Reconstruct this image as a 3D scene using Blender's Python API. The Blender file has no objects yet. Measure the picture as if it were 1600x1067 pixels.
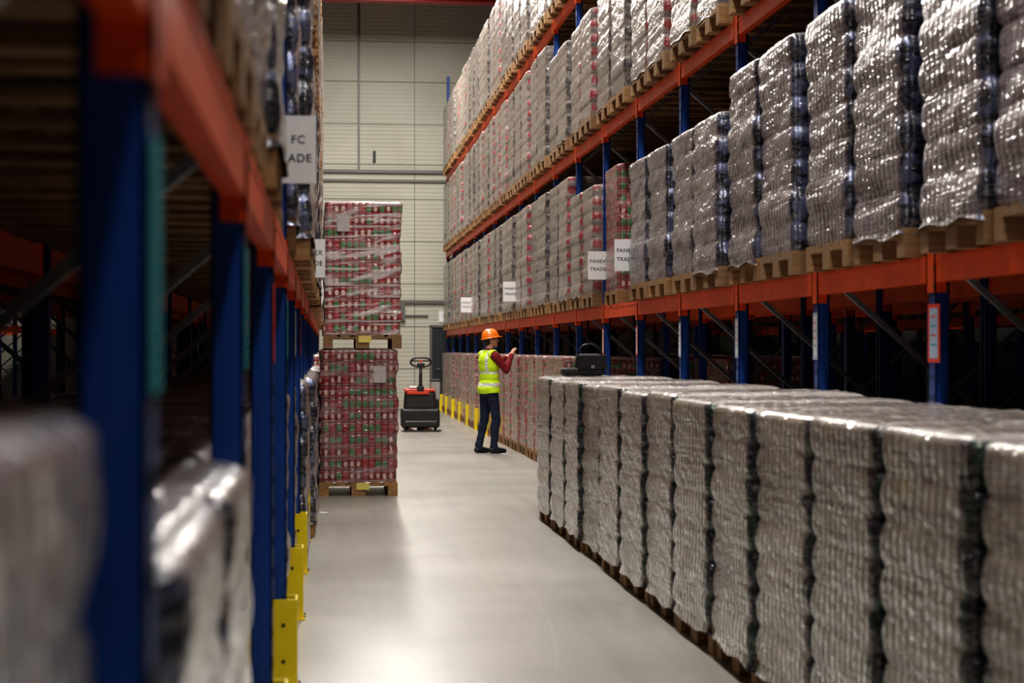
import bpy, bmesh, math, random
import numpy as np
from mathutils import Vector, Matrix, noise
R=random.Random(7)
scene=bpy.context.scene
COL=scene.collection
scene.view_settings.view_transform='Standard'
try: scene.view_settings.look='Medium High Contrast'
except Exception: scene.view_settings.look='None'
scene.view_settings.exposure=0.0

# ---------------------------------------------------------------- materials
class G:
    def __init__(s,name):
        s.m=bpy.data.materials.new(name); s.m.use_nodes=True
        s.nt=s.m.node_tree; s.nt.nodes.clear()
        s.out=s.nt.nodes.new('ShaderNodeOutputMaterial')
        s.p=s.nt.nodes.new('ShaderNodeBsdfPrincipled')
        s.nt.links.new(s.p.outputs[0],s.out.inputs[0])
    def set(s,inp,v):
        if isinstance(v,bpy.types.NodeSocket): s.nt.links.new(v,inp)
        else:
            try: inp.default_value=v
            except Exception:
                inp.default_value=(*v,1) if len(v)==3 else v
    def n(s,t,ins=None,**props):
        nd=s.nt.nodes.new(t)
        for k,v in props.items(): setattr(nd,k,v)
        for k,v in (ins or {}).items(): s.set(nd.inputs[k],v)
        return nd
    def math(s,op,a,b=0.0,c=None,clamp=False):
        nd=s.n('ShaderNodeMath',operation=op,use_clamp=clamp)
        s.set(nd.inputs[0],a); s.set(nd.inputs[1],b)
        if c is not None: s.set(nd.inputs[2],c)
        return nd.outputs[0]
    def mul(s,a,b): return s.math('MULTIPLY',a,b)
    def add(s,a,b): return s.math('ADD',a,b)
    def mix(s,f,a,b,blend='MIX'):
        nd=s.n('ShaderNodeMix',data_type='RGBA',blend_type=blend)
        s.set(nd.inputs[0],f); s.set(nd.inputs[6],c4(a)); s.set(nd.inputs[7],c4(b))
        return nd.outputs[2]
    def noise(s,vec,scale,detail=3,rough=.5):
        return s.n('ShaderNodeTexNoise',{'Vector':vec,'Scale':scale,'Detail':detail,'Roughness':rough}).outputs[0]
    def mapr(s,v,a,b,c=0.0,d=1.0):
        nd=s.n('ShaderNodeMapRange',{0:v,1:a,2:b,3:c,4:d}); return nd.outputs[0]
    def scalev(s,vec,sc):
        return s.n('ShaderNodeVectorMath',{0:vec,1:sc},operation='MULTIPLY').outputs[0]
    def bump(s,h,strength,dist=.01):
        return s.n('ShaderNodeBump',{'Height':h,'Strength':strength,'Distance':dist}).outputs[0]
    def coord(s,k='Object'): return s.n('ShaderNodeTexCoord').outputs[k]
    def P(s,**k):
        for a,v in k.items():
            s.set(s.p.inputs[a.replace('_',' ')],v)
        return s.m
def c4(a):
    if isinstance(a,tuple) and len(a)==3: return (*a,1)
    return a
def simple(name,col,rough=.5,metal=0.0,var=.08,scale=8.0,bump=0.0,coat=0.0):
    g=G(name); o=g.coord()
    f=g.noise(o,scale,4,.6)
    c=g.mix(g.mapr(f,.3,.7,0,1),tuple(x*(1-var) for x in col),tuple(min(1,x*(1+var)) for x in col))
    g.P(Base_Color=c,Roughness=rough,Metallic=metal,Coat_Weight=coat)
    if bump: g.set(g.p.inputs['Normal'],g.bump(f,bump,.01))
    return g.m

M={}
M['blue']=simple('blue_painted_steel',(.010,.065,.31),.38,0,.12,5)
M['orange']=simple('orange_painted_steel',(.90,.10,.008),.4,0,.15,6)
M['galv']=simple('galvanised_steel',(.30,.32,.34),.45,.6,.15,12)
M['slot']=simple('dark_slot',(.01,.01,.012),.8)
M['yellow']=simple('yellow_painted_steel',(.95,.72,.01),.42,0,.08,9)
M['black']=simple('black_plastic',(.018,.018,.02),.42)
M['rubber']=simple('black_rubber',(.012,.012,.012),.75)
M['redpl']=simple('red_plastic',(.65,.06,.02),.35)
M['greypl']=simple('grey_plastic',(.35,.36,.37),.4)
M['paper']=simple('white_paper',(.88,.88,.90),.7,0,.02)
M['wrappaper']=simple('paper_under_film',(.55,.50,.50),.4,0,.15,20)
M['ink']=simple('black_ink',(.015,.015,.03),.6)
M['cyan']=simple('cyan_label',(.02,.40,.50),.5)
M['redlab']=simple('red_label',(.85,.07,.03),.5)
M['whitelab']=simple('white_label',(.5,.65,.85),.5)
M['yelab']=simple('yellow_label',(.85,.7,.2),.6)
M['ceil']=simple('dark_ceiling',(.07,.065,.06),.8)
M['redbeam']=simple('dark_red_roof_steel',(.35,.02,.015),.5)
M['trim']=simple('grey_trim_steel',(.16,.16,.145),.5,.3)
M['door']=simple('dark_door_paint',(.02,.025,.03),.5)
M['sidewall']=simple('side_wall_panel',(.04,.04,.037),.7)
M['bagfab']=simple('black_nylon',(.012,.012,.014),.6,0,.3,60,.4)

def wood():
    g=G('pallet_wood'); o=g.coord(); rnd=g.n('ShaderNodeObjectInfo').outputs['Random']
    st=g.noise(g.scalev(o,(3,40,40)),1,4,.6)
    bl=g.noise(o,6,2)
    c=g.mix(g.mapr(st,.3,.7),(.26,.13,.045),(.58,.35,.16))
    c=g.mix(g.mapr(bl,.4,.7,0,.5),c,(.18,.10,.045))
    c=g.mix(g.mul(rnd,.6),c,(.22,.14,.08))
    g.P(Base_Color=c,Roughness=.8,Normal=g.bump(st,.3,.004)); return g.m
M['wood']=wood()

def loadmat(name,kind):
    g=G(name); o=g.coord(); sep=g.n('ShaderNodeSeparateXYZ',{0:o})
    x,y,z=sep.outputs[0],sep.outputs[1],sep.outputs[2]
    nn=g.n('ShaderNodeSeparateXYZ',{0:g.coord('Normal')})
    isx=g.math('GREATER_THAN',g.math('ABSOLUTE',nn.outputs[0]),.6)
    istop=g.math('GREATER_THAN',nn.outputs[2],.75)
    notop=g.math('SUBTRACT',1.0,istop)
    u=g.add(g.mul(y,isx),g.mul(x,g.math('SUBTRACT',1.0,isx)))
    oi=g.n('ShaderNodeObjectInfo'); rnd=oi.outputs['Random']
    hz=g.n('ShaderNodeSeparateColor',{0:oi.outputs['Color']}).outputs[0]    # per-object amount of film haze and painted glare
    off=g.n('ShaderNodeCombineXYZ',{0:g.mul(rnd,31.0),1:g.mul(rnd,17.0),2:g.mul(rnd,7.0)}).outputs[0]
    ov=g.n('ShaderNodeVectorMath',{0:o,1:off},operation='ADD').outputs[0]
    ax=g.math('ABSOLUTE',x); ay=g.math('ABSOLUTE',y)
    wob=g.noise(ov,9,3)
    lay={'A':.19,'B':.17,'C':.122,'D':.15}[kind]
    zl=g.math('DIVIDE',g.math('SUBTRACT',z,.144),lay)
    zc=g.math('ABSOLUTE',g.math('SUBTRACT',g.math('FRACT',zl),.5))
    sw={'A':.065,'B':.085,'C':.02,'D':.03}[kind]
    th=g.math('SUBTRACT',.40-sw, g.mul(g.math('SUBTRACT',wob,.5),.10))
    th=g.add(th,g.mul(zc,{'A':.08,'B':.10,'C':.05,'D':.05}[kind]))
    seam=g.mul(g.mapr(g.math('SUBTRACT',ay,th),-.006,.010),g.math('GREATER_THAN',ax,.5))
    seam=g.mul(seam,notop)
    thin=g.mul(g.mapr(g.math('SUBTRACT',g.add(ay,g.mul(g.math('SUBTRACT',wob,.5),.35)),g.mul(zc,.16)),.20,.36),notop)
    cw=.066
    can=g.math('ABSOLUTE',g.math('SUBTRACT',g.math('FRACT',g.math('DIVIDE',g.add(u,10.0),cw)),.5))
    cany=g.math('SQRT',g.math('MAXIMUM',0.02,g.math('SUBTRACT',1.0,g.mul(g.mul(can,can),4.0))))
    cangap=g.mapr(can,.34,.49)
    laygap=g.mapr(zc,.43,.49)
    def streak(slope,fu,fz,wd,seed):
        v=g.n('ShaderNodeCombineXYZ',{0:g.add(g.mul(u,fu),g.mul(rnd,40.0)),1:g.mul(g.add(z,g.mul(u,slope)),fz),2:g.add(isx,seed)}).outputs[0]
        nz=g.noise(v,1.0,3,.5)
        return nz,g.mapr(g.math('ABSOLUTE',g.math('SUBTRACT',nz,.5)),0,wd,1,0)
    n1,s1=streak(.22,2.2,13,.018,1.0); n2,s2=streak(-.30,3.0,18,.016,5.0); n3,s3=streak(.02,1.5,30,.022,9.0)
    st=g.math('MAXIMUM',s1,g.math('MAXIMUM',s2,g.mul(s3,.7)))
    # overlapping turns of stretch film
    wv=g.n('ShaderNodeCombineXYZ',{0:g.add(g.mul(u,.35),g.mul(rnd,23.0)),1:g.mul(g.add(z,g.mul(u,.05)),12.0),2:g.add(isx,3.0)}).outputs[0]
    wrap=g.mapr(g.noise(wv,1.0,1,.4),.47,.53)
    crink=g.noise(ov,30,3,.6)
    haze=g.mapr(g.noise(g.scalev(ov,(1.6,1.6,4.5)),1.7,4,.6),.36,.64)
    layn=g.noise(g.scalev(ov,(5,5,7)),1.4,2)
    metal=0.0
    if kind=='B':
        under=g.mix(g.mapr(layn,.35,.65),(.24,.19,.14),(.40,.335,.26))
        under=g.mix(g.mul(g.mapr(g.noise(ov,3.2,2),.58,.66),.6),under,(.40,.29,.03))
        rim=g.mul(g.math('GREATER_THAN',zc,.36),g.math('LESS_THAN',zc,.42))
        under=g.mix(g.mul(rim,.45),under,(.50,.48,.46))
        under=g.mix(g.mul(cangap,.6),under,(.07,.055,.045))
        base=g.mix(g.mapr(haze,0,1,.08,.60),under,(.46,.42,.375))
        base=g.mix(g.mul(wrap,.26),base,(.56,.53,.49))
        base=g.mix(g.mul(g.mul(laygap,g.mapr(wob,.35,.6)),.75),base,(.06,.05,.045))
        base=g.mix(g.mul(thin,.6),base,(.09,.075,.065))
        sc=g.mix(g.math('GREATER_THAN',g.noise(ov,7,2),.58),(.02,.026,.03),(.012,.06,.035))
        base=g.mix(seam,base,sc)
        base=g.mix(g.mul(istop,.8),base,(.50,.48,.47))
        metal=g.mul(seam,.5)
    elif kind=='A':
        under=g.mix(g.mapr(layn,.4,.6),(.035,.018,.022),(.12,.075,.085))
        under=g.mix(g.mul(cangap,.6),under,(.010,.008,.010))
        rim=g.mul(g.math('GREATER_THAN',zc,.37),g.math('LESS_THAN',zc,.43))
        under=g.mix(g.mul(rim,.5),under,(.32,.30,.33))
        base=g.mix(g.mapr(haze,0,1,.04,.72),under,(.30,.255,.295))
        base=g.mix(g.mul(wrap,.22),base,(.42,.38,.42))
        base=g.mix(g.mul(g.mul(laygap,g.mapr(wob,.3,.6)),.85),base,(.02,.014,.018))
        base=g.mix(g.mul(thin,.5),base,(.05,.035,.045))
        sc=g.mix(g.math('GREATER_THAN',g.noise(ov,9,2),.55),(.03,.035,.06),(.18,.21,.36))  # brighter bluish patches painted in as glints on the seam cans
        base=g.mix(g.mul(seam,.95),base,sc)
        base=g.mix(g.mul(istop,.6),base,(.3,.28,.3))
        metal=g.mul(seam,.6)
    elif kind=='D':
        under=g.mix(g.mapr(layn,.35,.65),(.18,.135,.11),(.31,.26,.21))
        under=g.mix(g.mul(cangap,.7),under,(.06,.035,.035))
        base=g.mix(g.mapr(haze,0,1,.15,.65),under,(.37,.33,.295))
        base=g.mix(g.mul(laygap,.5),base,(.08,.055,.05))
        cc=g.mix(g.math('GREATER_THAN',rnd,.55),(.03,.03,.035),(.30,.015,.025))
        cc=g.mix(g.mapr(zc,.25,.35),cc,(.22,.20,.19))
        base=g.mix(g.mul(seam,.9),base,cc)
    else:
        cu=g.math('FLOOR',g.math('DIVIDE',g.add(u,10.0),cw)); cz=g.math('FLOOR',zl)
        hv=g.n('ShaderNodeCombineXYZ',{0:g.add(cu,g.mul(rnd,9.0)),1:cz}).outputs[0]
        h=g.n('ShaderNodeTexWhiteNoise',noise_dimensions='2D'); g.set(h.inputs['Vector'],hv)
        hh=h.outputs[0]
        base=g.mix(hh,(.24,.004,.010),(.54,.014,.024))
        dd=g.add(g.math('POWER',g.mul(can,2.2),2.0),g.math('POWER',g.mul(zc,2.7),2.0))
        dot=g.mul(g.math('LESS_THAN',dd,.9),g.math('GREATER_THAN',hh,.60))
        base=g.mix(g.mul(dot,.9),base,(.01,.22,.065))
        dot2=g.mul(g.math('LESS_THAN',dd,.35),g.math('LESS_THAN',hh,.38))
        base=g.mix(g.mul(dot2,.75),base,(.80,.66,.55))
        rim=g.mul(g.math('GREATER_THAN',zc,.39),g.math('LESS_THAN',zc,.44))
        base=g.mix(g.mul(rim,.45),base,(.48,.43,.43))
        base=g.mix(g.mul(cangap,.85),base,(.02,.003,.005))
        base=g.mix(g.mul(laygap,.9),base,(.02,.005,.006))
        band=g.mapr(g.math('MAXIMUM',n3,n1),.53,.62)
        base=g.mix(g.mul(g.mul(band,hz),.8),base,(.66,.60,.60))  # specular glare of the film painted into the colour as pale bands
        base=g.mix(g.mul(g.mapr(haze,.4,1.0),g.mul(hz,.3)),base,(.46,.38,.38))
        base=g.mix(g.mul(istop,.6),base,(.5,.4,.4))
    base=g.mix(g.mul(g.mul(st,notop),{'A':.32,'B':.28,'C':.22,'D':.15}[kind]),base,(.6,.585,.59))  # pale streaks: wrinkle whitening plus highlights painted into the film colour
    rv=g.mapr(rnd,0,1,.80,1.12)
    base=g.n('ShaderNodeVectorMath',{0:base,3:rv},operation='SCALE').outputs[0]
    film=g.add(g.add(g.mul(n1,1.0),g.mul(n2,.7)),g.add(g.mul(n3,.55),g.mul(crink,{'A':.14,'B':.12,'C':.14,'D':.1}[kind])))
    film=g.add(film,g.mul(wrap,.10))
    body=g.mul(cany,{'A':.30,'B':.22,'C':.35,'D':.25}[kind])
    hgt=g.add(film,body)
    nrm=g.bump(hgt,1.0,{'A':.026,'B':.021,'C':.028,'D':.016}[kind])
    nb=g.bump(g.add(g.mul(film,.6),body),.5,.012)
    g.P(Base_Color=base,Roughness={'A':.36,'B':.40,'C':.36,'D':.45}[kind],Metallic=metal,Normal=nb,Coat_Weight={'A':.95,'B':.95,'C':1.0,'D':.7}[kind],Coat_Roughness={'A':.07,'B':.07,'C':.08,'D':.1}[kind],Coat_IOR=1.55)
    g.set(g.p.inputs['Coat Normal'],nrm)
    return g.m
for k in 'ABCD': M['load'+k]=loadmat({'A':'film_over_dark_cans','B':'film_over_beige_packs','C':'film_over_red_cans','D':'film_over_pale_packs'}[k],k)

def floor_mat():
    g=G('polished_concrete'); o=g.coord()
    a=g.noise(o,.5,4,.6); b=g.noise(o,4,4,.55); c2=g.noise(g.scalev(o,(6,.4,1)),1,3)
    c=g.mix(g.mapr(a,.3,.7),(.30,.285,.26),(.38,.365,.335))
    c=g.mix(g.mul(g.mapr(b,.45,.75),.35),c,(.23,.215,.195))
    c=g.mix(g.mul(g.mapr(c2,.5,.75),.4),c,(.21,.20,.18))
    sep=g.n('ShaderNodeSeparateXYZ',{0:o})
    jy=g.math('ABSOLUTE',g.math('SUBTRACT',g.math('FRACT',g.math('DIVIDE',sep.outputs[1],6.0)),.5))
    c=g.mix(g.mul(g.math('GREATER_THAN',jy,.4992),.4),c,(.12,.11,.1))
    dx=g.add(sep.outputs[0],14.0); dy=g.math('SUBTRACT',sep.outputs[1],10.2)
    rad=g.math('SQRT',g.add(g.mul(dx,dx),g.mul(dy,dy)))
    arc=g.mapr(g.math('ABSOLUTE',g.math('SUBTRACT',rad,15.25)),0,.012,1,0)
    arc=g.mul(arc,g.mul(g.mapr(b,.35,.55),g.mul(g.math('GREATER_THAN',sep.outputs[1],5.0),g.math('LESS_THAN',sep.outputs[1],11.0))))
    c=g.mix(g.mul(arc,.22),c,(.6,.58,.55))
    r=g.mapr(a,.3,.7,.28,.36)
    g.P(Base_Color=c,Roughness=r,Normal=g.bump(a,.06,.05)); return g.m
M['floor']=floor_mat()
def wall_mat():
    g=G('ribbed_wall_panel'); o=g.coord('Object'); sep=g.n('ShaderNodeSeparateXYZ',{0:o})
    rib=g.math('SINE',g.mul(sep.outputs[2],62.0))
    n=g.noise(o,.8,3)
    c=g.mix(g.mapr(n,.3,.7),(.48,.47,.39),(.56,.55,.47))
    g.P(Base_Color=c,Roughness=.5,Normal=g.bump(rib,.25,.008)); return g.m
M['wall']=wall_mat()

# ---------------------------------------------------------------- mesh helpers
def newobj(name,me,parent=None,loc=(0,0,0)):
    ob=bpy.data.objects.new(name,me); COL.objects.link(ob); ob.location=loc
    if parent: ob.parent=parent
    return ob
def abox(V,F,MI,lo,hi,mi):
    b=len(V); x0,y0,z0=lo; x1,y1,z1=hi
    V+= [(x0,y0,z0),(x1,y0,z0),(x1,y1,z0),(x0,y1,z0),(x0,y0,z1),(x1,y0,z1),(x1,y1,z1),(x0,y1,z1)]
    F+= [(b,b+3,b+2,b+1),(b+4,b+5,b+6,b+7),(b,b+1,b+5,b+4),(b+1,b+2,b+6,b+5),(b+2,b+3,b+7,b+6),(b+3,b,b+4,b+7)]
    MI+=[mi]*6
def abar(V,F,MI,p,q,w,h,mi):
    p=Vector(p);q=Vector(q);d=(q-p).normalized()
    up=Vector((0,1,0)) if abs(d.y)<.9 else Vector((0,0,1))
    s=d.cross(up).normalized()*w/2; t=d.cross(s).normalized()*h/2
    b=len(V)
    for c in (p,q):
        for a,e in ((-1,-1),(1,-1),(1,1),(-1,1)): V.append(tuple(c+s*a+t*e))
    F+=[(b,b+1,b+2,b+3),(b+7,b+6,b+5,b+4)]+[(b+i,b+4+i,b+4+(i+1)%4,b+(i+1)%4) for i in range(4)]
    MI+=[mi]*6
def mesh(name,V,F,MI,mats,smooth=None):
    me=bpy.data.meshes.new(name); me.from_pydata(V,[],F); 
    for m in mats: me.materials.append(m)
    me.polygons.foreach_set('material_index',MI)
    if smooth is not None: me.polygons.foreach_set('use_smooth',smooth)
    me.update(); bm=bmesh.new(); bm.from_mesh(me); bmesh.ops.recalc_face_normals(bm,faces=bm.faces); bm.to_mesh(me); bm.free()
    return me
def bevbox(name,dim,loc,mat,parent=None,bev=.01,rot=(0,0,0),taper=None,segs=3):
    bm=bmesh.new(); bmesh.ops.create_cube(bm,size=1)
    for v in bm.verts:
        v.co.x*=dim[0]; v.co.y*=dim[1]; v.co.z*=dim[2]
        if taper and v.co.z>0: v.co.x*=taper[0]; v.co.y*=taper[1]
    if bev>0: bmesh.ops.bevel(bm,geom=bm.edges[:],offset=bev,segments=segs,affect='EDGES',profile=.5)
    me=bpy.data.meshes.new(name); bm.to_mesh(me); bm.free(); me.materials.append(mat)
    ob=newobj(name,me,parent,loc); ob.rotation_euler=rot; return ob
def cyl(name,p,q,r,mat,parent=None,r2=None,seg=24,bev=0):
    p=Vector(p);q=Vector(q);d=q-p
    bm=bmesh.new(); bmesh.ops.create_cone(bm,cap_ends=True,segments=seg,radius1=r,radius2=r if r2 is None else r2,depth=d.length)
    if bev: bmesh.ops.bevel(bm,geom=[e for e in bm.edges if len(e.link_faces)==2 and any(len(f.verts)>4 for f in e.link_faces)],offset=bev,segments=2,affect='EDGES')
    for f in bm.faces: f.smooth=len(f.verts)==4
    me=bpy.data.meshes.new(name); bm.to_mesh(me); bm.free(); me.materials.append(mat)
    ob=newobj(name,me,parent,(p+q)/2); ob.rotation_euler=d.to_track_quat('Z','Y').to_euler(); return ob
def tube(name,pts,r,mat,parent=None,cyclic=False,res=6):
    cu=bpy.data.curves.new(name,'CURVE'); cu.dimensions='3D'; cu.bevel_depth=r; cu.bevel_resolution=res
    sp=cu.splines.new('NURBS'); sp.points.add(len(pts)-1)
    for i,p in enumerate(pts): sp.points[i].co=(*p,1)
    sp.use_cyclic_u=cyclic; sp.use_endpoint_u=not cyclic; sp.order_u=3; cu.materials.append(mat)
    tmp=bpy.data.objects.new(name,cu); COL.objects.link(tmp)
    dg=bpy.context.evaluated_depsgraph_get(); me=bpy.data.meshes.new_from_object(tmp.evaluated_get(dg))
    bpy.data.objects.remove(tmp); me.name=name
    return newobj(name,me,parent)
def empty(name,loc,rz=0):
    e=bpy.data.objects.new(name,None); COL.objects.link(e); e.location=loc; e.rotation_euler=(0,0,rz); e.empty_display_size=.2; return e

# ---------------------------------------------------------------- pallets with wrapped loads
def pallet_geo(V,F,MI,mi=0):
    for y in (-.35,-.175,0,.175,.35):
        w=.0725 if abs(y) in (.35,0) else .05
        yy=max(-.4+w,min(.4-w,y)); abox(V,F,MI,(-.6,yy-w+.003,.122),(.6,yy+w-.003,.144),mi)
    for x in (-.5275,0,.5275): abox(V,F,MI,(x-.0725,-.4,.1),(x+.0725,.4,.122),mi)
    for x in (-.5275,0,.5275):
        for y in (-.35,0,.35):
            w=.05 if y else .07
            abox(V,F,MI,(x-.0725,y-w,.022),(x+.0725,y+w,.1),mi)
    for y in (-.35,0,.35):
        w=.05 if y else .07; abox(V,F,MI,(-.6,y-w,0),(.6,y+w,.022),mi)
def make_load(name,kind,H,lay,seed):
    W={'A':.81,'B':.80,'C':.795,'D':.80}[kind]; D={'A':1.22,'B':1.27,'C':1.19,'D':1.20}[kind]
    V=[];F=[];MI=[]; pallet_geo(V,F,MI); npal=len(F)
    rr=random.Random(seed); so=Vector((seed*3.7,seed*1.3,seed*2.1))
    hx,hy,rc=D/2,W/2,.04
    per=[]
    def side(a,b,nrm,n):
        for i in range(n):
            t=i/n; per.append((a[0]+(b[0]-a[0])*t,a[1]+(b[1]-a[1])*t,nrm[0],nrm[1]))
    def corner(cx,cy,a0,n=5):
        for i in range(n):
            a=a0+math.pi/2*i/n; per.append((cx+rc*math.cos(a),cy+rc*math.sin(a),math.cos(a),math.sin(a)))
    nx,ny=36,48
    side((hx,-hy+rc),(hx,hy-rc),(1,0),ny); corner(hx-rc,hy-rc,0)
    side((hx-rc,hy),(-hx+rc,hy),(0,1),nx); corner(-hx+rc,hy-rc,math.pi/2)
    side((-hx,hy-rc),(-hx,-hy+rc),(-1,0),ny); corner(-hx+rc,-hy+rc,math.pi)
    side((-hx+rc,-hy),(hx-rc,-hy),(0,-1),nx); corner(hx-rc,-hy+rc,1.5*math.pi)
    n=len(per); z0=.144; LH=H-z0; nl=max(3,round(LH/lay)); rows=nl*8
    sx={'A':.008,'B':.003,'C':.003,'D':.005}[kind]
    sh=[(rr.uniform(-sx,sx),rr.uniform(-.012,.012)) for _ in range(nl+1)]
    amp={'A':.026,'B':.028,'C':.006,'D':.010}[kind]; na={'A':.018,'B':.010,'C':.007,'D':.009}[kind]
    mid={'A':.25,'B':.20,'C':.6,'D':.4}[kind]
    base=len(V)
    for r in range(-1,rows+1):
        t=max(0,r)/rows; z=z0+LH*t; lf=t*nl; li=min(nl-1,int(lf)); fr=lf-li
        lj=min(nl-1,li+1); bl=max(0,(fr-.8)/.2)*.5 if lj>li else 0
        lk=max(0,li-1); bk=max(0,(.2-fr)/.2)*.5
        sxx=sh[li][0]*(1-bl-bk)+sh[lj][0]*bl+sh[lk][0]*bk; syy=sh[li][1]*(1-bl-bk)+sh[lj][1]*bl+sh[lk][1]*bk
        if r==-1: z=z0-{'A':.03,'B':.05,'C':.008,'D':.02}[kind]
        for (x,y,ax,ay) in per:
            p=Vector((x*1.5,y*1.5,z*4))+so
            edge=max(0,1-abs(abs(y)-hy)/.10)
            cf=(mid+(1-mid)*edge) if abs(ax)>.3 else .9
            d=amp*cf*(abs(math.sin(math.pi*fr))**.5-1) if r>=0 else .0
            d+=na*(noise.noise(p)) + .4*na*noise.noise(Vector((x*6,y*6,z*14))+so)
            if r==rows: d-=.02
            cw=.03*noise.noise(Vector((x*4,y*4,0))+so) if r==-1 else 0
            V.append((x+ax*d+sxx,y+ay*d+syy,z+cw-(.006 if r==rows else 0)))
    for r in range(rows+1):
        for i in range(n):
            a=base+r*n+i; b=base+r*n+(i+1)%n; F.append((a,b,b+n,a+n))
    prev=base+(rows+1)*n
    top0=prev
    for k,s in enumerate((.93,.8,.65,.5,.35,.2)):
        st=len(V)
        for i in range(n):
            x,y,_=V[top0+i]; q=Vector((x*s*9,y*s*9,5))+so
            V.append((x*s,y*s,H+.004+.010*noise.noise(q)))
        for i in range(n): F.append((prev+i,prev+(i+1)%n,st+(i+1)%n,st+i))
        prev=st
    V.append((0,0,H)); c=len(V)-1
    for i in range(n): F.append((prev+i,prev+(i+1)%n,c))
    MI+=[1]*(len(F)-npal)
    sm=[False]*npal+[True]*(len(F)-npal)
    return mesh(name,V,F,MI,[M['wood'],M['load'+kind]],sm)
LM={}
for key,kind,H,lay in (('A125','A',1.27,.19),('A145','A',1.47,.19),('B','B',1.25,.17),('C141','C',1.41,.122),('C150','C',1.50,.122),('D125','D',1.30,.15),('D160','D',1.58,.15)):
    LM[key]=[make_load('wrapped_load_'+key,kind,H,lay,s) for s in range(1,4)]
def place(key,xf,y,z,side,name='shrink_wrapped_pallet',jit=.012):
    ob=bpy.data.objects.new(name,R.choice(LM[key])); COL.objects.link(ob)
    ob.location=(xf+side*.6+R.uniform(-jit,jit),y+R.uniform(-.01,.01),z)
    ob.rotation_euler=(0,0,(0 if side>0 else math.pi)+math.radians(R.uniform(-.8,.8)))
    ob.color=(.2,.5,.5,1)
    return ob

# ---------------------------------------------------------------- racks
S=1.95
LV=[(1.82,1.95),(3.72,3.84),(5.58,5.70)]
def rack(name,xf,side,y0,nb,depth=1.1,top=7.0,slots=True,endtall=None):
    V=[];F=[];MI=[]   # 0 blue 1 orange 2 galv 3 slot
    def bx(xa,xb,ya,yb,za,zb,mi):
        a,b=xf+side*xa,xf+side*xb; abox(V,F,MI,(min(a,b),ya,za),(max(a,b),yb,zb),mi)
    for k in range(nb+1):
        y=y0+k*S; tz=endtall if (endtall and k==nb) else top
        for xo,dr in ((0,1),(depth,-1)):
            bx(xo,xo+dr*.006,y-.045,y+.045,0.008,tz,0)
            for s in (-1,1):
                ya,yb=sorted((y+s*.045,y+s*.039)); bx(xo,xo+dr*.07,ya,yb,.008,tz,0)
                ya,yb=sorted((y+s*.045,y+s*.022)); bx(xo+dr*.064,xo+dr*.07,ya,yb,.008,tz,0)
                ya,yb=sorted((y+s*.049,y+s*.044)); bx(xo+dr*.02,xo+dr*.045,ya,yb,.008,tz,0)
            bx(xo-.03*dr,xo+dr*.09,y-.07,y+.07,0,.008,2)
            if slots and dr==1:
                zz=.15
                while zz<5.9:
                    bx(xo-.0012,xo,y-.027,y-.015,zz,zz+.03,3); bx(xo-.0012,xo,y+.015,y+.027,zz,zz+.03,3); zz+=.1
        zz=.25; f=True
        while zz<tz-.9:
            a,b=xf+side*.06,xf+side*(depth-.06)
            abar(V,F,MI,(a if f else b,y,zz),(b if f else a,y,zz+.85),.03,.03,2); zz+=.85; f=not f
        abar(V,F,MI,(xf+side*.05,y,.2),(xf+side*(depth-.05),y,.2),.03,.03,2)
        for (za,zb) in LV:
            for xo,dr in ((0,1),(depth,-1)):
                a=xo-dr*.008
                bx(a,xo+dr*.05,y-.062,y-.0455,za-.05,zb+.03,1); bx(a,xo+dr*.05,y+.0455,y+.062,za-.05,zb+.03,1)
                bx(a,xo-dr*.002,y-.062,y+.062,za-.05,zb+.03,1)
                for hz in (za-.025,za+.06,zb+.0):
                    bx(a-.002*dr,a,y-.05,y-.04,hz,hz+.014,2)
    for k in range(nb):
        ya,yb=y0+k*S+.06,y0+(k+1)*S-.06
        for (za,zb) in LV:
            bx(-.004,.045,ya,yb,za,zb,1); bx(-.0065,-.004,ya,yb,zb-.03,zb-.012,1)
            bx(depth-.045,depth+.004,ya,yb,za,zb,1)
    me=mesh(name,V,F,MI,[M['blue'],M['orange'],M['galv'],M['slot']])
    return newobj(name,me)
XR=2.90; YR0=7.9-3*S; NR=20
XL=-.175; YL0=1.75-S; NL=21
rack('pallet_rack',XR,1,YR0,NR,endtall=8.1)
rack('pallet_rack',XL,-1,YL0,NL)
rack('pallet_rack',XR+2.5,-1,YR0,NR,slots=False)
rack('pallet_rack',XL-2.5,1,YL0,NL,slots=False)
rack('pallet_rack',XR+6.2,1,YR0,NR,slots=False)
rack('pallet_rack',XL-6.0,-1,YL0,NL,slots=False)

# right rack loads
for k in range(NR):
    y=YR0+k*S; kk=k-3
    for c in (0,1):
        yc=y+S/2+(-.44,.44)[c]
        if kk<=3:
            place('A125' if yc>12.0 else 'A145',XR-.1,yc,1.95,1)
        elif kk==4:
            if c==1: place('C141',XR-.02,yc,1.95,1,'red_can_pallet')
        else: place('D125' if kk==5 else 'D160',XR-.09,yc,1.95,1)
        place('D125' if yc<22 else 'D160',XR-.1,yc,3.84,1)
        place('D160',XR-.1,yc,5.70,1)
        if kk>=6: place('C141',XR-.14,yc,0,1,'red_can_pallet').color=(R.uniform(.15,.7),.5,.5,1)
        if kk<4 or kk>5: place('A125',XR+2.5-1.15,yc,1.95,1)  # back-rack loads, here and on the next line, added to block light
        place('D125',XR+2.5-1.15,yc,3.84,1)
        if 5<=kk<=9: place('C141',XR+2.5-1.15,yc,0,1,'red_can_pallet')
        if kk%2==0: place('A125',XR+6.15,yc,1.95,1)
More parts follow.
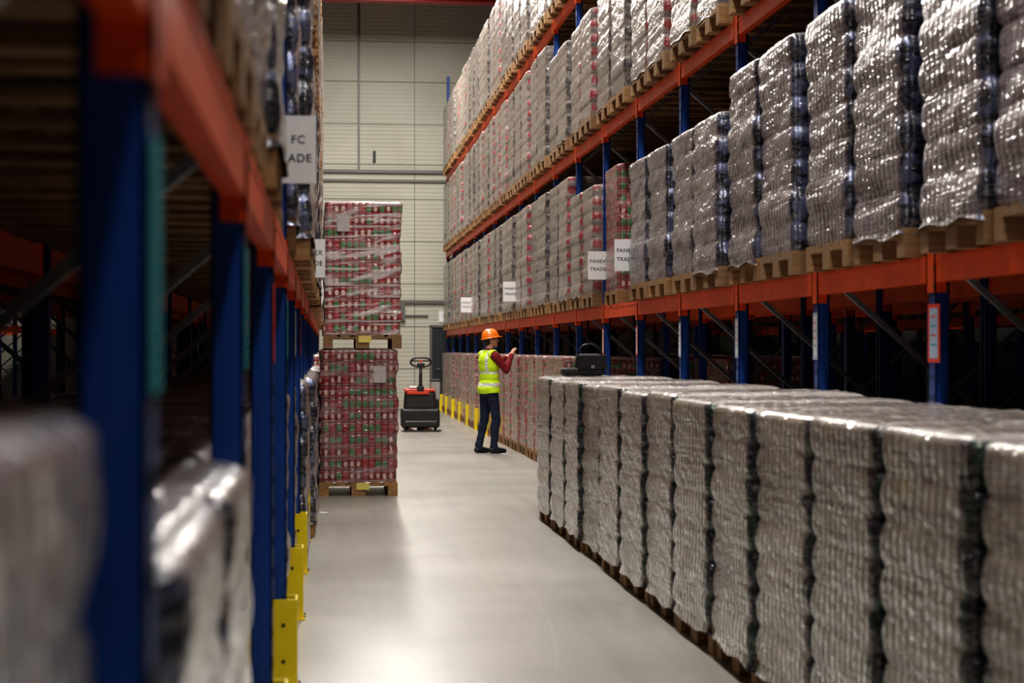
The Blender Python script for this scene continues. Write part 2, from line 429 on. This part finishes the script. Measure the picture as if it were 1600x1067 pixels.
# left rack loads
for k in range(NL):
    y=YL0+k*S
    for c in (0,1):
        yc=y+S/2+(-.44,.44)[c]
        far=yc>8.2
        xf=-.15 if not far else -.075
        place('A145' if not far else R.choice(['A145','D125']),-.195 if 5.5<yc<7.6 else xf,yc,1.95,-1)
        place('D160',xf,yc,3.84,-1); place('D125',xf,yc,5.70,-1)
        if yc>-.2:
            key='A145' if yc<1.75 else ('A125' if yc<24 else 'C141')
            fx=-.205 if yc<1.75 else -.155 if yc<3.9 else -.27 if yc<8.5 else -.20 if yc<11 else -.13 if yc<13 else -.09
            ob=place(key,fx,yc,0,-1)
            if yc<1.75: ob.scale=(1,1,.985)
        if k>3: place('D125',XL-2.5+1.2,yc,1.95,-1)  # left back-rack loads, likewise added to block light
# staged row on the right (floor, in front of the rack)
YE=14.9
for i in range(15):
    ob=place('B',1.86,YE-.42-.85*i,0,1); ob.scale=(.86,1.02,1+R.uniform(-.012,.012)); ob.location.x=1.88+.52+R.uniform(-.015,.015)
# aisle stack
for z,dx,hzv in ((0,0,.35),(1.503,.04,1.1)):
    ob=bpy.data.objects.new('red_can_pallet',LM['C150'][0 if z==0 else 1]); COL.objects.link(ob)
    ob.rotation_euler=(0,0,math.pi/2); ob.location=(.325+dx,17.95,z); ob.color=(hzv,.5,.5,1)
def plate(name,w,h,loc,mat,parent=None,rot=(0,0,0),t=.003):
    return bevbox(name,(w,t,h),loc,mat,parent,0,rot)
plate('pallet_label',.13,.17,(.54,17.332,1.24),M['wrappaper'])
plate('pallet_label',.13,.17,(.17,17.332,2.78),M['wrappaper'])
plate('pallet_tag',.13,.07,(.37,17.34,.10),M['yelab'])
plate('pallet_tag',.13,.07,(.39,17.34,1.60),M['yelab'])

# yellow guards
def guard(x,y,side):
    V=[];F=[];MI=[]
    t=.008
    abox(V,F,MI,(-.09,-.09,0),(.07,.09,.01),0)
    abox(V,F,MI,(.05,-.075,.01),(.05+t,.075,.40),0)
    abox(V,F,MI,(-.055,-.075,.01),(.05,-.075+t,.40),0)
    abox(V,F,MI,(-.055,.075-t,.01),(.05,.075,.40),0)
    abox(V,F,MI,(-.09,-.085,.01),(-.055,-.075,.13),0)
    for zz in (.12,.28): abox(V,F,MI,(-.01,-.0765,zz),(.006,-.075,zz+.016),1)
    for yy in (-.05,.05): abox(V,F,MI,(.06,yy-.01,.01),(.07,yy+.01,.02),1)
    ob=newobj('post_guard',mesh('post_guard',V,F,MI,[M['yellow'],M['slot']]))
    b=ob.modifiers.new('bev','BEVEL'); b.width=.003; b.segments=2
    ob.location=(x,y,0)
    if side>0: ob.scale=(-1,1,1)
for k in range(8): guard(-.185,YL0+(k)*S-.02,-1)
for k in range(NR+1):
    if YR0+k*S>26: guard(XR-.12,YR0+k*S-.02,1)

# post stickers on aisle faces
def sticker(x,y,z,w,h,mat,inner=None):
    ob=bevbox('post_sticker',(.002,w,h),(x,y,z),mat,None,0)
    if inner:
        bevbox('panel',(.001,w*.68,h*.86),(-.0015 if x>0 else .0015,0,0),inner,ob,0)
        for i in range(4): bevbox('line_%d'%i,(.0006,w*.45,.008),(-.0022 if x>0 else .0022,0,.08-.045*i),M['cyan'] if i%2 else M['redlab'],ob,0)
for k,(m,i) in {1:('cyan',None),2:('cyan',None),3:('redlab',None),4:('cyan',None),5:('whitelab','paper'),6:('redlab',None)}.items():
    sticker(XL+.003,YL0+k*S,1.585,.075,.26,M[m],M[i] if i else None)
for k,(m,i) in {3:('redlab','whitelab'),4:('whitelab','paper'),5:('whitelab','paper'),6:('whitelab','paper'),7:('redlab','paper'),8:('redlab','paper')}.items():
    sticker(XR-.004,YR0+k*S-(.035 if k==3 else 0),1.575,.16 if k==3 else .09,.28,M[m],M[i])

# paper signs with text
def sign(x,y,z,lines,offx=(0,0)):
    b=bevbox('paper_sign',(.21,.002,.297),(x,y,z),M['paper'],None,0)
    for i,t in enumerate(lines):
        cu=bpy.data.curves.new('lettering','FONT'); cu.body=t; cu.size=.050; cu.align_x='CENTER'; cu.align_y='CENTER'; cu.extrude=.0004; cu.offset=.0007; cu.space_character=1.12
        cu.materials.append(M['ink'])
        tmp=bpy.data.objects.new('t',cu); COL.objects.link(tmp)
        dg=bpy.context.evaluated_depsgraph_get(); me=bpy.data.meshes.new_from_object(tmp.evaluated_get(dg)); bpy.data.objects.remove(tmp)
        o=newobj('lettering_%d'%(i+1),me,b,(offx[i],-.0018,.042-.082*i)); o.rotation_euler=(math.pi/2,0,0)
    return b
FT=['FANEX','TRADE']
sign(2.83,17.59,2.375,FT); sign(2.775,15.62,2.375,FT)
sign(2.74,25.3,2.36,FT); sign(2.72,33.1,2.36,FT)
sign(-.150,7.5,2.375,['FC','TRADE'],(.026,0)); sign(-.115,13.2,2.2,FT); sign(-.13,20.9,2.2,FT)

# ---------------------------------------------------------------- room
YW=42.0; XE=10.6
def slab(name,lo,hi,mat):
    V=[];F=[];MI=[]; abox(V,F,MI,lo,hi,0); return newobj(name,mesh(name,V,F,MI,[mat]))
slab('floor',(-12,-8,-.2),(XE,YW+.3,0),M['floor'])
slab('ceiling',(-12,-8,10.3),(XE,YW+.3,10.5),M['ceil'])
slab('wall_right',(XE,-8,0),(XE+.2,YW+.3,10.3),M['sidewall'])
slab('wall_left',(-12.2,-8,0),(-12,YW+.3,10.3),M['sidewall'])
slab('wall_front',(-12,-8.2,0),(XE,-8,10.3),M['sidewall'])
V=[];F=[];MI=[]
abox(V,F,MI,(-12,YW+.05,0),(XE,YW+.3,10.3),1)
xs=[-12,-6.5,-3.4,-1.83,2.17,5.7,XE]
hs=[0,1.0,2.05,3.1,4.15,5.2,6.05,7.05,8.1,9.1,10.3]
for a,b in zip(hs[:-1],hs[1:]):
    for xa,xb in zip(xs[:-1],xs[1:]): abox(V,F,MI,(xa+.008,YW,a+.008),(xb-.008,YW+.06,b-.008),0)
newobj('wall_back',mesh('wall_back',V,F,MI,[M['wall'],M['trim']]))
slab('trim_1',(-12,YW-.08,5.84),(XE,YW-.01,5.92),M['trim'])
slab('trim_2',(-12,YW-.06,5.62),(XE,YW-.01,5.68),M['trim'])
slab('trim_3',(-12,YW-.07,2.62),(XE,YW-.01,2.70),M['trim'])
slab('trim_4',(.77,YW-.06,5.92),(.82,YW-.01,10.2),M['trim'])
slab('trim_5',(1.78,YW-.12,2.2),(1.93,YW-.01,2.62),M['trim'])
slab('trim_6',(1.93,YW-.05,2.30),(2.5,YW-.01,2.34),M['trim'])
slab('wall_vent',(1.14,YW-.08,6.12),(1.21,YW-.01,6.38),M['door'])
d=empty('door_1',(3.02,YW-.06,0))
bevbox('leaf',(.82,.05,2.0),(0,0,1.0),M['door'],d,.005); 
for s in (-1,1): bevbox('jamb_%d'%(s+2),(.06,.1,2.06),(s*.45,0,1.03),M['trim'],d,.004)
bevbox('head',(.96,.1,.06),(0,0,2.06),M['trim'],d,.004); cyl('handle',(-.32,-.05,1.0),(-.2,-.05,1.0),.012,M['galv'],d)
plate('wall_notice',.22,.28,(2.88,YW-.02,2.3),M['paper'])
for i,y in enumerate((38.5,27,15,3)):
    V=[];F=[];MI=[]; abox(V,F,MI,(-12,y-.15,9.36),(XE,y+.15,9.39),0);abox(V,F,MI,(-12,y-.015,9.39),(XE,y+.015,10.1),0);abox(V,F,MI,(-12,y-.15,10.1),(XE,y+.15,10.13),0)
    newobj('roof_beam',mesh('roof_beam',V,F,MI,[M['redbeam']]))

# lamps
gl=G('lamp_tube'); gl.P(Base_Color=(.9,.9,.85,1),Emission_Color=(1,.95,.85,1),Emission_Strength=8.0)
def lamp(x,y,e,L=3.0,w=.35):
    V=[];F=[];MI=[]
    abox(V,F,MI,(-.2,-L/2,.04),(.2,L/2,.12),0)
    for xx in (-.1,.1): abox(V,F,MI,(xx-.018,-L/2+.05,.005),(xx+.018,L/2-.05,.04),1)
    for yy in (-L/3,L/3): abox(V,F,MI,(-.006,yy-.006,.12),(.006,yy+.006,.78),0)
    f=newobj('ceiling_lamp',mesh('ceiling_lamp',V,F,MI,[M['greypl'],gl.m]),None,(x,y,9.5))
    li=bpy.data.lights.new('lamp_light','AREA'); li.shape='RECTANGLE'; li.size=w; li.size_y=L; li.energy=e; li.color=(1,.95,.88)
    o=bpy.data.objects.new('lamp_light',li); COL.objects.link(o); o.parent=f; o.location=(0,0,-.03)
for y,e in ((-3,200),(2.5,240),(8,290),(13.5,240),(19,420),(24.5,440),(30,440),(35.5,640)): lamp(1.35,y,e)
for y in (5,18,31): lamp(7.2,y,3); lamp(-4.5,y,3)
w=bpy.data.worlds.new('World'); scene.world=w; w.use_nodes=True
w.node_tree.nodes['Background'].inputs[0].default_value=(.5,.55,.6,1); w.node_tree.nodes['Background'].inputs[1].default_value=.02

# ---------------------------------------------------------------- black bag
bag=empty('shoulder_bag',(2.21,14.35,1.268),.15)
bevbox('body',(.26,.14,.19),(0.03,0,.095),M['bagfab'],bag,.04,(0,0,0),(.9,.7))
bevbox('flap',(.25,.02,.12),(.03,-.075,.12),M['bagfab'],bag,.009,(.15,0,0))
bevbox('side_pouch',(.16,.13,.07),(-.14,.0,.035),M['bagfab'],bag,.03)
tube('strap',[(-.08,0,.17),(-.06,0,.25),(.03,0,.28),(.12,0,.25),(.15,0,.15),(.19,-.03,.06),(.17,-.06,.01)],.008,M['black'],bag)
bevbox('buckle',(.03,.008,.03),(.03,-.09,.08),M['galv'],bag,.003)

# ---------------------------------------------------------------- pallet truck
pt=empty('electric_pallet_truck',(1.70,30.9,0),0)
bevbox('chassis',(.70,.5,.34),(0,.1,.24),M['black'],pt,.04)
bevbox('motor_cover',(.60,.42,.34),(0,.12,.56),M['black'],pt,.05,(0,0,0),(.92,.9))
bevbox('red_hood',(.56,.40,.05),(-.01,.1,.745),M['redpl'],pt,.02)
bevbox('red_front_band',(.40,.02,.05),(-.05,-.115,.70),M['redpl'],pt,.008)
bevbox('control_panel',(.2,.16,.04),(-.1,.02,.79),M['paper'],pt,.012,(-.2,0,0))
bevbox('battery_box',(.17,.3,.34),(.28,.15,.74),M['greypl'],pt,.025)
bevbox('battery_lid',(.17,.31,.04),(.28,.15,.92),M['black'],pt,.012)
bevbox('front_bumper',(.62,.08,.12),(0,-.18,.14),M['black'],pt,.03)
cyl('drive_wheel',(-.06,-.02,.115),(.06,-.02,.115),.115,M['rubber'],pt,bev=.015)
for s in (-1,1):
    cyl('caster_wheel_%d'%(s+2),(s*.27-.025,-.08,.07),(s*.27+.025,-.08,.07),.07,M['rubber'],pt,bev=.01)
    bevbox('fork_%d'%(s+2),(.17,1.15,.06),(s*.18,.9,.09),M['redpl'],pt,.012)
    cyl('load_wheel_%d'%(s+2),(s*.18-.04,1.35,.04),(s*.18+.04,1.35,.04),.04,M['rubber'],pt)
cyl('tiller_arm',(0,-.06,.74),(0,-.16,1.17),.035,M['black'],pt,.026)
bevbox('tiller_base',(.13,.13,.12),(0,-.05,.77),M['black'],pt,.03)
bevbox('tiller_head',(.14,.06,.09),(0,-.17,1.2),M['black'],pt,.02)
tube('handle_loop',[(-.05,-.17,1.17),(-.17,-.17,1.20),(-.19,-.18,1.28),(-.12,-.18,1.335),(0,-.18,1.34),(.12,-.18,1.335),(.19,-.18,1.28),(.17,-.17,1.20),(.05,-.17,1.17)],.019,M['black'],pt)
bevbox('belly_button',(.05,.03,.05),(0,-.2,1.28),M['redpl'],pt,.01)
cyl('handle_bar',(-.16,-.18,1.28),(.16,-.18,1.28),.012,M['black'],pt)
tube('cable',[(-.3,-.2,.02),(-.1,-.32,.02),(.1,-.28,.02),(.3,-.35,.02),(.36,-.15,.02)],.015,M['rubber'],pt)

# ---------------------------------------------------------------- worker
def build_worker():
    W=empty('warehouse_worker',(2.33,24.3,0),math.radians(-63))
    prims=[]
    def cap(lab,a,b,r1,r2): prims.append(('c',lab,np.array(a,float),np.array(b,float),r1,r2))
    def ell(lab,c,s,rot=None): prims.append(('e',lab,np.array(c,float),np.array(s,float),rot,None))
    for s,yo in ((1,.03),(-1,-.09)):
        hip=(s*.085,-.005,.90); kn=(s*.10,.035+yo*.6,.49); an=(s*.105,-.02+yo,.10)
        cap('pants',hip,kn,.088,.060); cap('pants',kn,an,.062,.045)
        ell('pants',(kn[0],kn[1]-.035,kn[2]-.13),(.055,.055,.12))
        cap('pants',(an[0],an[1],.12),(an[0],an[1]+.005,.075),.052,.056)
        toe=(an[0]+s*.015,an[1]+.17,.035)
        cap('shoe',(an[0],an[1]-.035,.045),(an[0]+s*.008,an[1]+.09,.043),.042,.044); cap('shoe',(an[0]+s*.008,an[1]+.09,.040),toe,.044,.033)
        cap('shoe',(an[0],an[1],.09),(an[0],an[1]-.01,.05),.04,.045)
    ell('pants',(0,-.02,.93),(.160,.120,.12)); 
    ell('torso',(0,0,.98),(.165,.122,.12)); ell('torso',(0,.005,1.10),(.150,.112,.15))
    ell('torso',(0,-.005,1.27),(.170,.122,.17)); ell('torso',(0,-.03,1.33),(.15,.10,.12))
    cap('torso',(-.135,-.015,1.405),(.135,-.015,1.405),.062,.062)
    cap('torso',(0,-.015,1.41),(0,0,1.475),.075,.060)
    cap('skin',(0,-.005,1.44),(0,.012,1.55),.054,.052)
    arms={1:((.185,-.01,1.395),(.245,.13,1.195),(.165,.27,1.405)),-1:((-.185,-.01,1.395),(-.225,.15,1.21),(-.040,.31,1.375))}
    hands={}
    for s,(sh,el,wr) in arms.items():
        cap('sleeve',sh,el,.062,.046); cap('sleeve',el,wr,.046,.034)
        sh,el,wr=map(Vector,(sh,el,wr)); d=(wr-el).normalized()
        cap('skin',wr-d*.02,wr+d*.025,.027,.026)
        fwd=(d+Vector((0,.25,.25))).normalized()
        side=Vector((1,0,0)); side=(side-fwd*side.dot(fwd)).normalized()
        nrm=fwd.cross(side)
        if nrm.z>0: nrm=-nrm
        nrm=(nrm*.8+Vector((-s*.3,0,0))).normalized()
        pc=wr+d*.03
        for j,off in enumerate((-.027,-.009,.009,.027)):
            cap('skin',pc+side*off*.7,pc+fwd*.075+side*off,.014,.0115)
            L=(.062,.074,.078,.066) if s<0 else (.066,.078,.074,.062)
            k0=pc+fwd*.078+side*off*1.05; k1=k0+(fwd*.9+nrm*.45).normalized()*L[j]*.5; k2=k1+(fwd*.3+nrm*.95).normalized()*L[j]*.3; k3=k2+(-fwd*.25+nrm).normalized()*L[j]*.22
            cap('skin',k0,k1,.0105,.0095);cap('skin',k1,k2,.0095,.0085);cap('skin',k2,k3,.0085,.0075)
        ts=-s
        t0=pc+side*ts*.022+fwd*.01; t1=t0+(side*ts*.75+fwd*.6+nrm*.4).normalized()*.042; t2=t1+(side*ts*.1+fwd*.8+nrm*.6).normalized()*.035
        cap('skin',t0,t1,.0135,.011);cap('skin',t1,t2,.011,.009)
        hands[s]=pc+fwd*.08+nrm*.035
    HR=Matrix.Rotation(math.radians(-22),3,'Z')@Matrix.Rotation(math.radians(6),3,'X'); HC=Vector((0,.028,1.625))
    def H(p): return HC+HR@Vector(p)
    HRn=np.array(HR)
    def eh(lab,c,s): ell(lab,H(c),s,HRn)
    eh('hair',(0,-.012,.035),(.078,.098,.085)); eh('skin',(0,.012,.0),(.069,.086,.092))
    eh('skin',(0,.040,-.060),(.048,.050,.045)); eh('skin',(0,.075,-.092),(.022,.018,.016))
    eh('hair',(0,-.05,-.02),(.068,.055,.07))
    cap('skin',H((0,.092,.015)),H((0,.112,-.018)),.009,.013); eh('skin',(0,.098,-.022),(.018,.012,.010))
    eh('skin',(0,.082,.028),(.045,.016,.012))
    for s in (-1,1): eh('skin',(s*.072,-.002,-.005),(.010,.020,.032)); eh('skin',(s*.035,.066,-.02),(.022,.02,.02))
    eh('lip',(0,.0885,-.050),(.021,.010,.006)); eh('lip',(0,.0865,-.060),(.018,.010,.0055))
    bm=bmesh.new()
    for t,lab,a,b,c,d in prims:
        if t=='c':
            A,B=Vector(a),Vector(b); D=B-A
            for P_,r in ((A,c),(B,d)): bmesh.ops.create_uvsphere(bm,u_segments=20,v_segments=14,radius=r,matrix=Matrix.Translation(P_))
            m=Matrix.Translation((A+B)/2)@D.to_track_quat('Z','Y').to_matrix().to_4x4()
            bmesh.ops.create_cone(bm,cap_ends=True,segments=20,radius1=c,radius2=d,depth=D.length,matrix=m)
        else:
            m=Matrix.Translation(Vector(a))@((Matrix(c.tolist()).to_4x4()) if c is not None else Matrix())@Matrix.Diagonal((*b,1))
            bmesh.ops.create_uvsphere(bm,u_segments=28,v_segments=20,radius=1,matrix=m)
    me=bpy.data.meshes.new('tmp'); bm.to_mesh(me); bm.free()
    tmp=bpy.data.objects.new('tmp',me); COL.objects.link(tmp)
    rm=tmp.modifiers.new('r','REMESH'); rm.mode='VOXEL'; rm.voxel_size=.0055
    sm=tmp.modifiers.new('s','SMOOTH'); sm.iterations=3; sm.factor=.5
    dg=bpy.context.evaluated_depsgraph_get(); bme=bpy.data.meshes.new_from_object(tmp.evaluated_get(dg)); bpy.data.objects.remove(tmp)
    nv=len(bme.vertices); co=np.empty(nv*3); bme.vertices.foreach_get('co',co); co=co.reshape(-1,3)
    def field(P):
        best=np.full(len(P),1e9); lab=np.zeros(len(P),int); names=[]
        for t,l,a,b,c,d in prims:
            if l not in names: names.append(l)
            if t=='c':
                ab=b-a; h=np.clip(((P-a)@ab)/max(1e-9,ab@ab),0,1); dist=np.linalg.norm(P-(a+h[:,None]*ab),axis=1)-(c+(d-c)*h)
            else:
                q=P-a
                if c is not None: q=q@c
                dist=(np.linalg.norm(q/b,axis=1)-1)*b.min()
            m=dist<best; best[m]=dist[m]; lab[m]=names.index(l)
        return lab,names
    npol=len(bme.polygons); fc=np.empty(npol*3); bme.polygons.foreach_get('center',fc); fc=fc.reshape(-1,3)
    lab,names=field(fc)
    mats={'skin':simple('skin',(.55,.29,.20),.5,0,.06,20),'pants':simple('navy_trousers',(.010,.018,.05),.85,0,.3,30,.5),'shoe':simple('black_leather',(.012,.011,.011),.45),
      'torso':simple('maroon_shirt',(.20,.008,.014),.85,0,.2,25,.4),'sleeve':None,'hair':simple('dark_hair',(.03,.018,.012),.7,0,.3,90,.5),'lip':simple('lips',(.42,.15,.13),.5)}
    mats['sleeve']=mats['torso']
    for nme in names: bme.materials.append(mats[nme])
    bme.polygons.foreach_set('material_index',lab.astype(np.int32)); bme.polygons.foreach_set('use_smooth',[True]*npol)
    vl,_=field(co); no=np.empty(nv*3); bme.vertices.foreach_get('normal',no); no=no.reshape(-1,3)
    cloth=np.isin(vl,[names.index(x) for x in ('pants','torso','sleeve')])
    co2=co.copy()
    for i in np.nonzero(cloth)[0]:
        p=co[i]; q=Vector((p[0]*9,p[1]*9,p[2]*16)); d=.007*noise.noise(q)+.004*noise.noise(q*2.7)+.004
        co2[i]+=no[i]*d
    bme.vertices.foreach_set('co',co2.ravel()); bme.update(); bme.name='body'
    body=newobj('body',bme,W)
    ti=names.index('torso'); tors=(lab==ti)&(fc[:,2]>.87)&(fc[:,2]<1.475)
    tors&=~((fc[:,1]>.03)&(fc[:,2]>1.30)&(np.abs(fc[:,0])<(fc[:,2]-1.28)*.45))
    tors|=(lab==names.index('pants'))&(fc[:,2]>.87)&(fc[:,2]<1.0)
    idx=np.nonzero(tors)[0]; vm={}; V=[];F=[];MI=[]
    for f in idx:
        vs=[]
        for v in bme.polygons[f].vertices:
            if v not in vm:
                vm[v]=len(V); fl=.014+max(0,(1.1-co[v][2]))*.05
                V.append(tuple(co2[v]+no[v]*fl))
            vs.append(vm[v])
        F.append(tuple(vs)); x,y,z=fc[f]
        st=(.955<z<1.005) or (1.135<z<1.185) or (z>1.185 and .075<abs(x)<.115)
        MI.append(1 if st else 0)
    vest=simple('hi_vis_yellow_fabric',(.66,1.0,.02),.7,0,.06,30,.3)
    rf=simple('reflective_tape',(.78,.82,.72),.35,.1,.05)
    vme=bpy.data.meshes.new('safety_vest'); vme.from_pydata(V,[],F); vme.materials.append(vest); vme.materials.append(rf)
    vme.polygons.foreach_set('material_index',MI); vme.polygons.foreach_set('use_smooth',[True]*len(F)); vme.update()
    vo=newobj('safety_vest',vme,W); so=vo.modifiers.new('s','SOLIDIFY'); so.thickness=.005
    for s in (-1,1):
        for nm,r,yo,mt in (('eye',.011,.083,M['paper']),('iris',.0055,.0905,M['black'])):
            bm=bmesh.new(); bmesh.ops.create_uvsphere(bm,u_segments=16,v_segments=10,radius=r); m2=bpy.data.meshes.new(nm); bm.to_mesh(m2); bm.free(); m2.materials.append(mt)
            newobj('%s_%s'%(nm,'r' if s>0 else 'l'),m2,W,H((s*.031,yo-.004,.006)))
    hat=simple('orange_hard_hat',(.95,.22,.01),.28,0,.03,5,0,.5)
    bm=bmesh.new(); prof=[(.0,.125),(.03,.122),(.06,.109),(.085,.085),(.102,.05),(.108,.015),(.110,0)]
    seg=48; rings=[]
    for r,z in prof:
        if r==0: rings.append([bm.verts.new((0,0,z))]); continue
        ring=[]
        for i in range(seg):
            a=2*math.pi*i/seg; x=r*.93*math.cos(a); y=r*1.18*math.sin(a)
            rg=.007*max(0,1-abs(x)/.016) if z>.03 else 0
            ring.append(bm.verts.new((x,y,z+rg)))
        rings.append(ring)
    for (ex,z) in ((.014,-.004),(.013,-.010)):
        ring=[]
        for i in range(seg):
            a=2*math.pi*i/seg; pk=max(0,math.sin(a))**3*.035; ring.append(bm.verts.new(((.110*.93+ex)*math.cos(a),(.110*1.18+ex+pk)*math.sin(a),z-pk*.25)))
        rings.append(ring)
    for i in range(seg): bm.faces.new((rings[0][0],rings[1][i],rings[1][(i+1)%seg]))
    for a,b in zip(rings[1:-1],rings[2:]):
        for i in range(seg): bm.faces.new((a[i],b[i],b[(i+1)%seg],a[(i+1)%seg]))
    for f in bm.faces: f.smooth=True
    hm=bpy.data.meshes.new('hard_hat'); bm.to_mesh(hm); bm.free(); hm.materials.append(hat)
    ho=newobj('hard_hat',hm,W,H((0,-.004,.038))); ho.rotation_euler=(HR@Matrix.Rotation(math.radians(4),3,'X')).to_euler()
    so=ho.modifiers.new('s','SOLIDIFY'); so.thickness=.003
    a=hands[-1]; bevbox('note_sheet',(.09,.003,.10),(a.x+.01,a.y+.01,a.z+.02),M['paper'],W,.001,(.7,0,0))
    a=hands[1]; cyl('pen',(a.x,a.y-.02,a.z+.05),(a.x-.03,a.y+.05,a.z-.04),.005,M['ink'],W)
    return W
build_worker()
V=[];F=[]
for i in range(9):
    for j in range(9):
        V.append((i*.02-.08,j*.015-.06,.006+.02*abs(noise.noise(Vector((i*.5,j*.5,3))))))
for i in range(8):
    for j in range(8): F.append((i*9+j,i*9+9+j,i*9+10+j,i*9+j+1))
sc=mesh('film_scrap',V,F,[0]*len(F),[M['paper']],[True]*len(F))
o1=newobj('film_scrap',sc,None,(2.52,24.0,0)); o1.scale=(.7,.7,.7); o2=newobj('film_scrap',sc,None,(-.02,15.6,0)); o2.scale=(.5,.5,.5)

# ---------------------------------------------------------------- camera
cam=bpy.data.cameras.new('camera'); co=bpy.data.objects.new('camera',cam); COL.objects.link(co)
cam.sensor_width=36; cam.lens=2650/1600*36
co.location=(0,0,1.5); th=math.atan(290/2650)
co.rotation_euler=(math.pi/2+math.atan(11.5/2650),0,-th)
cam.dof.use_dof=True; cam.dof.focus_distance=18; cam.dof.aperture_fstop=2.8
cam.clip_start=.02; cam.clip_end=200
scene.camera=co
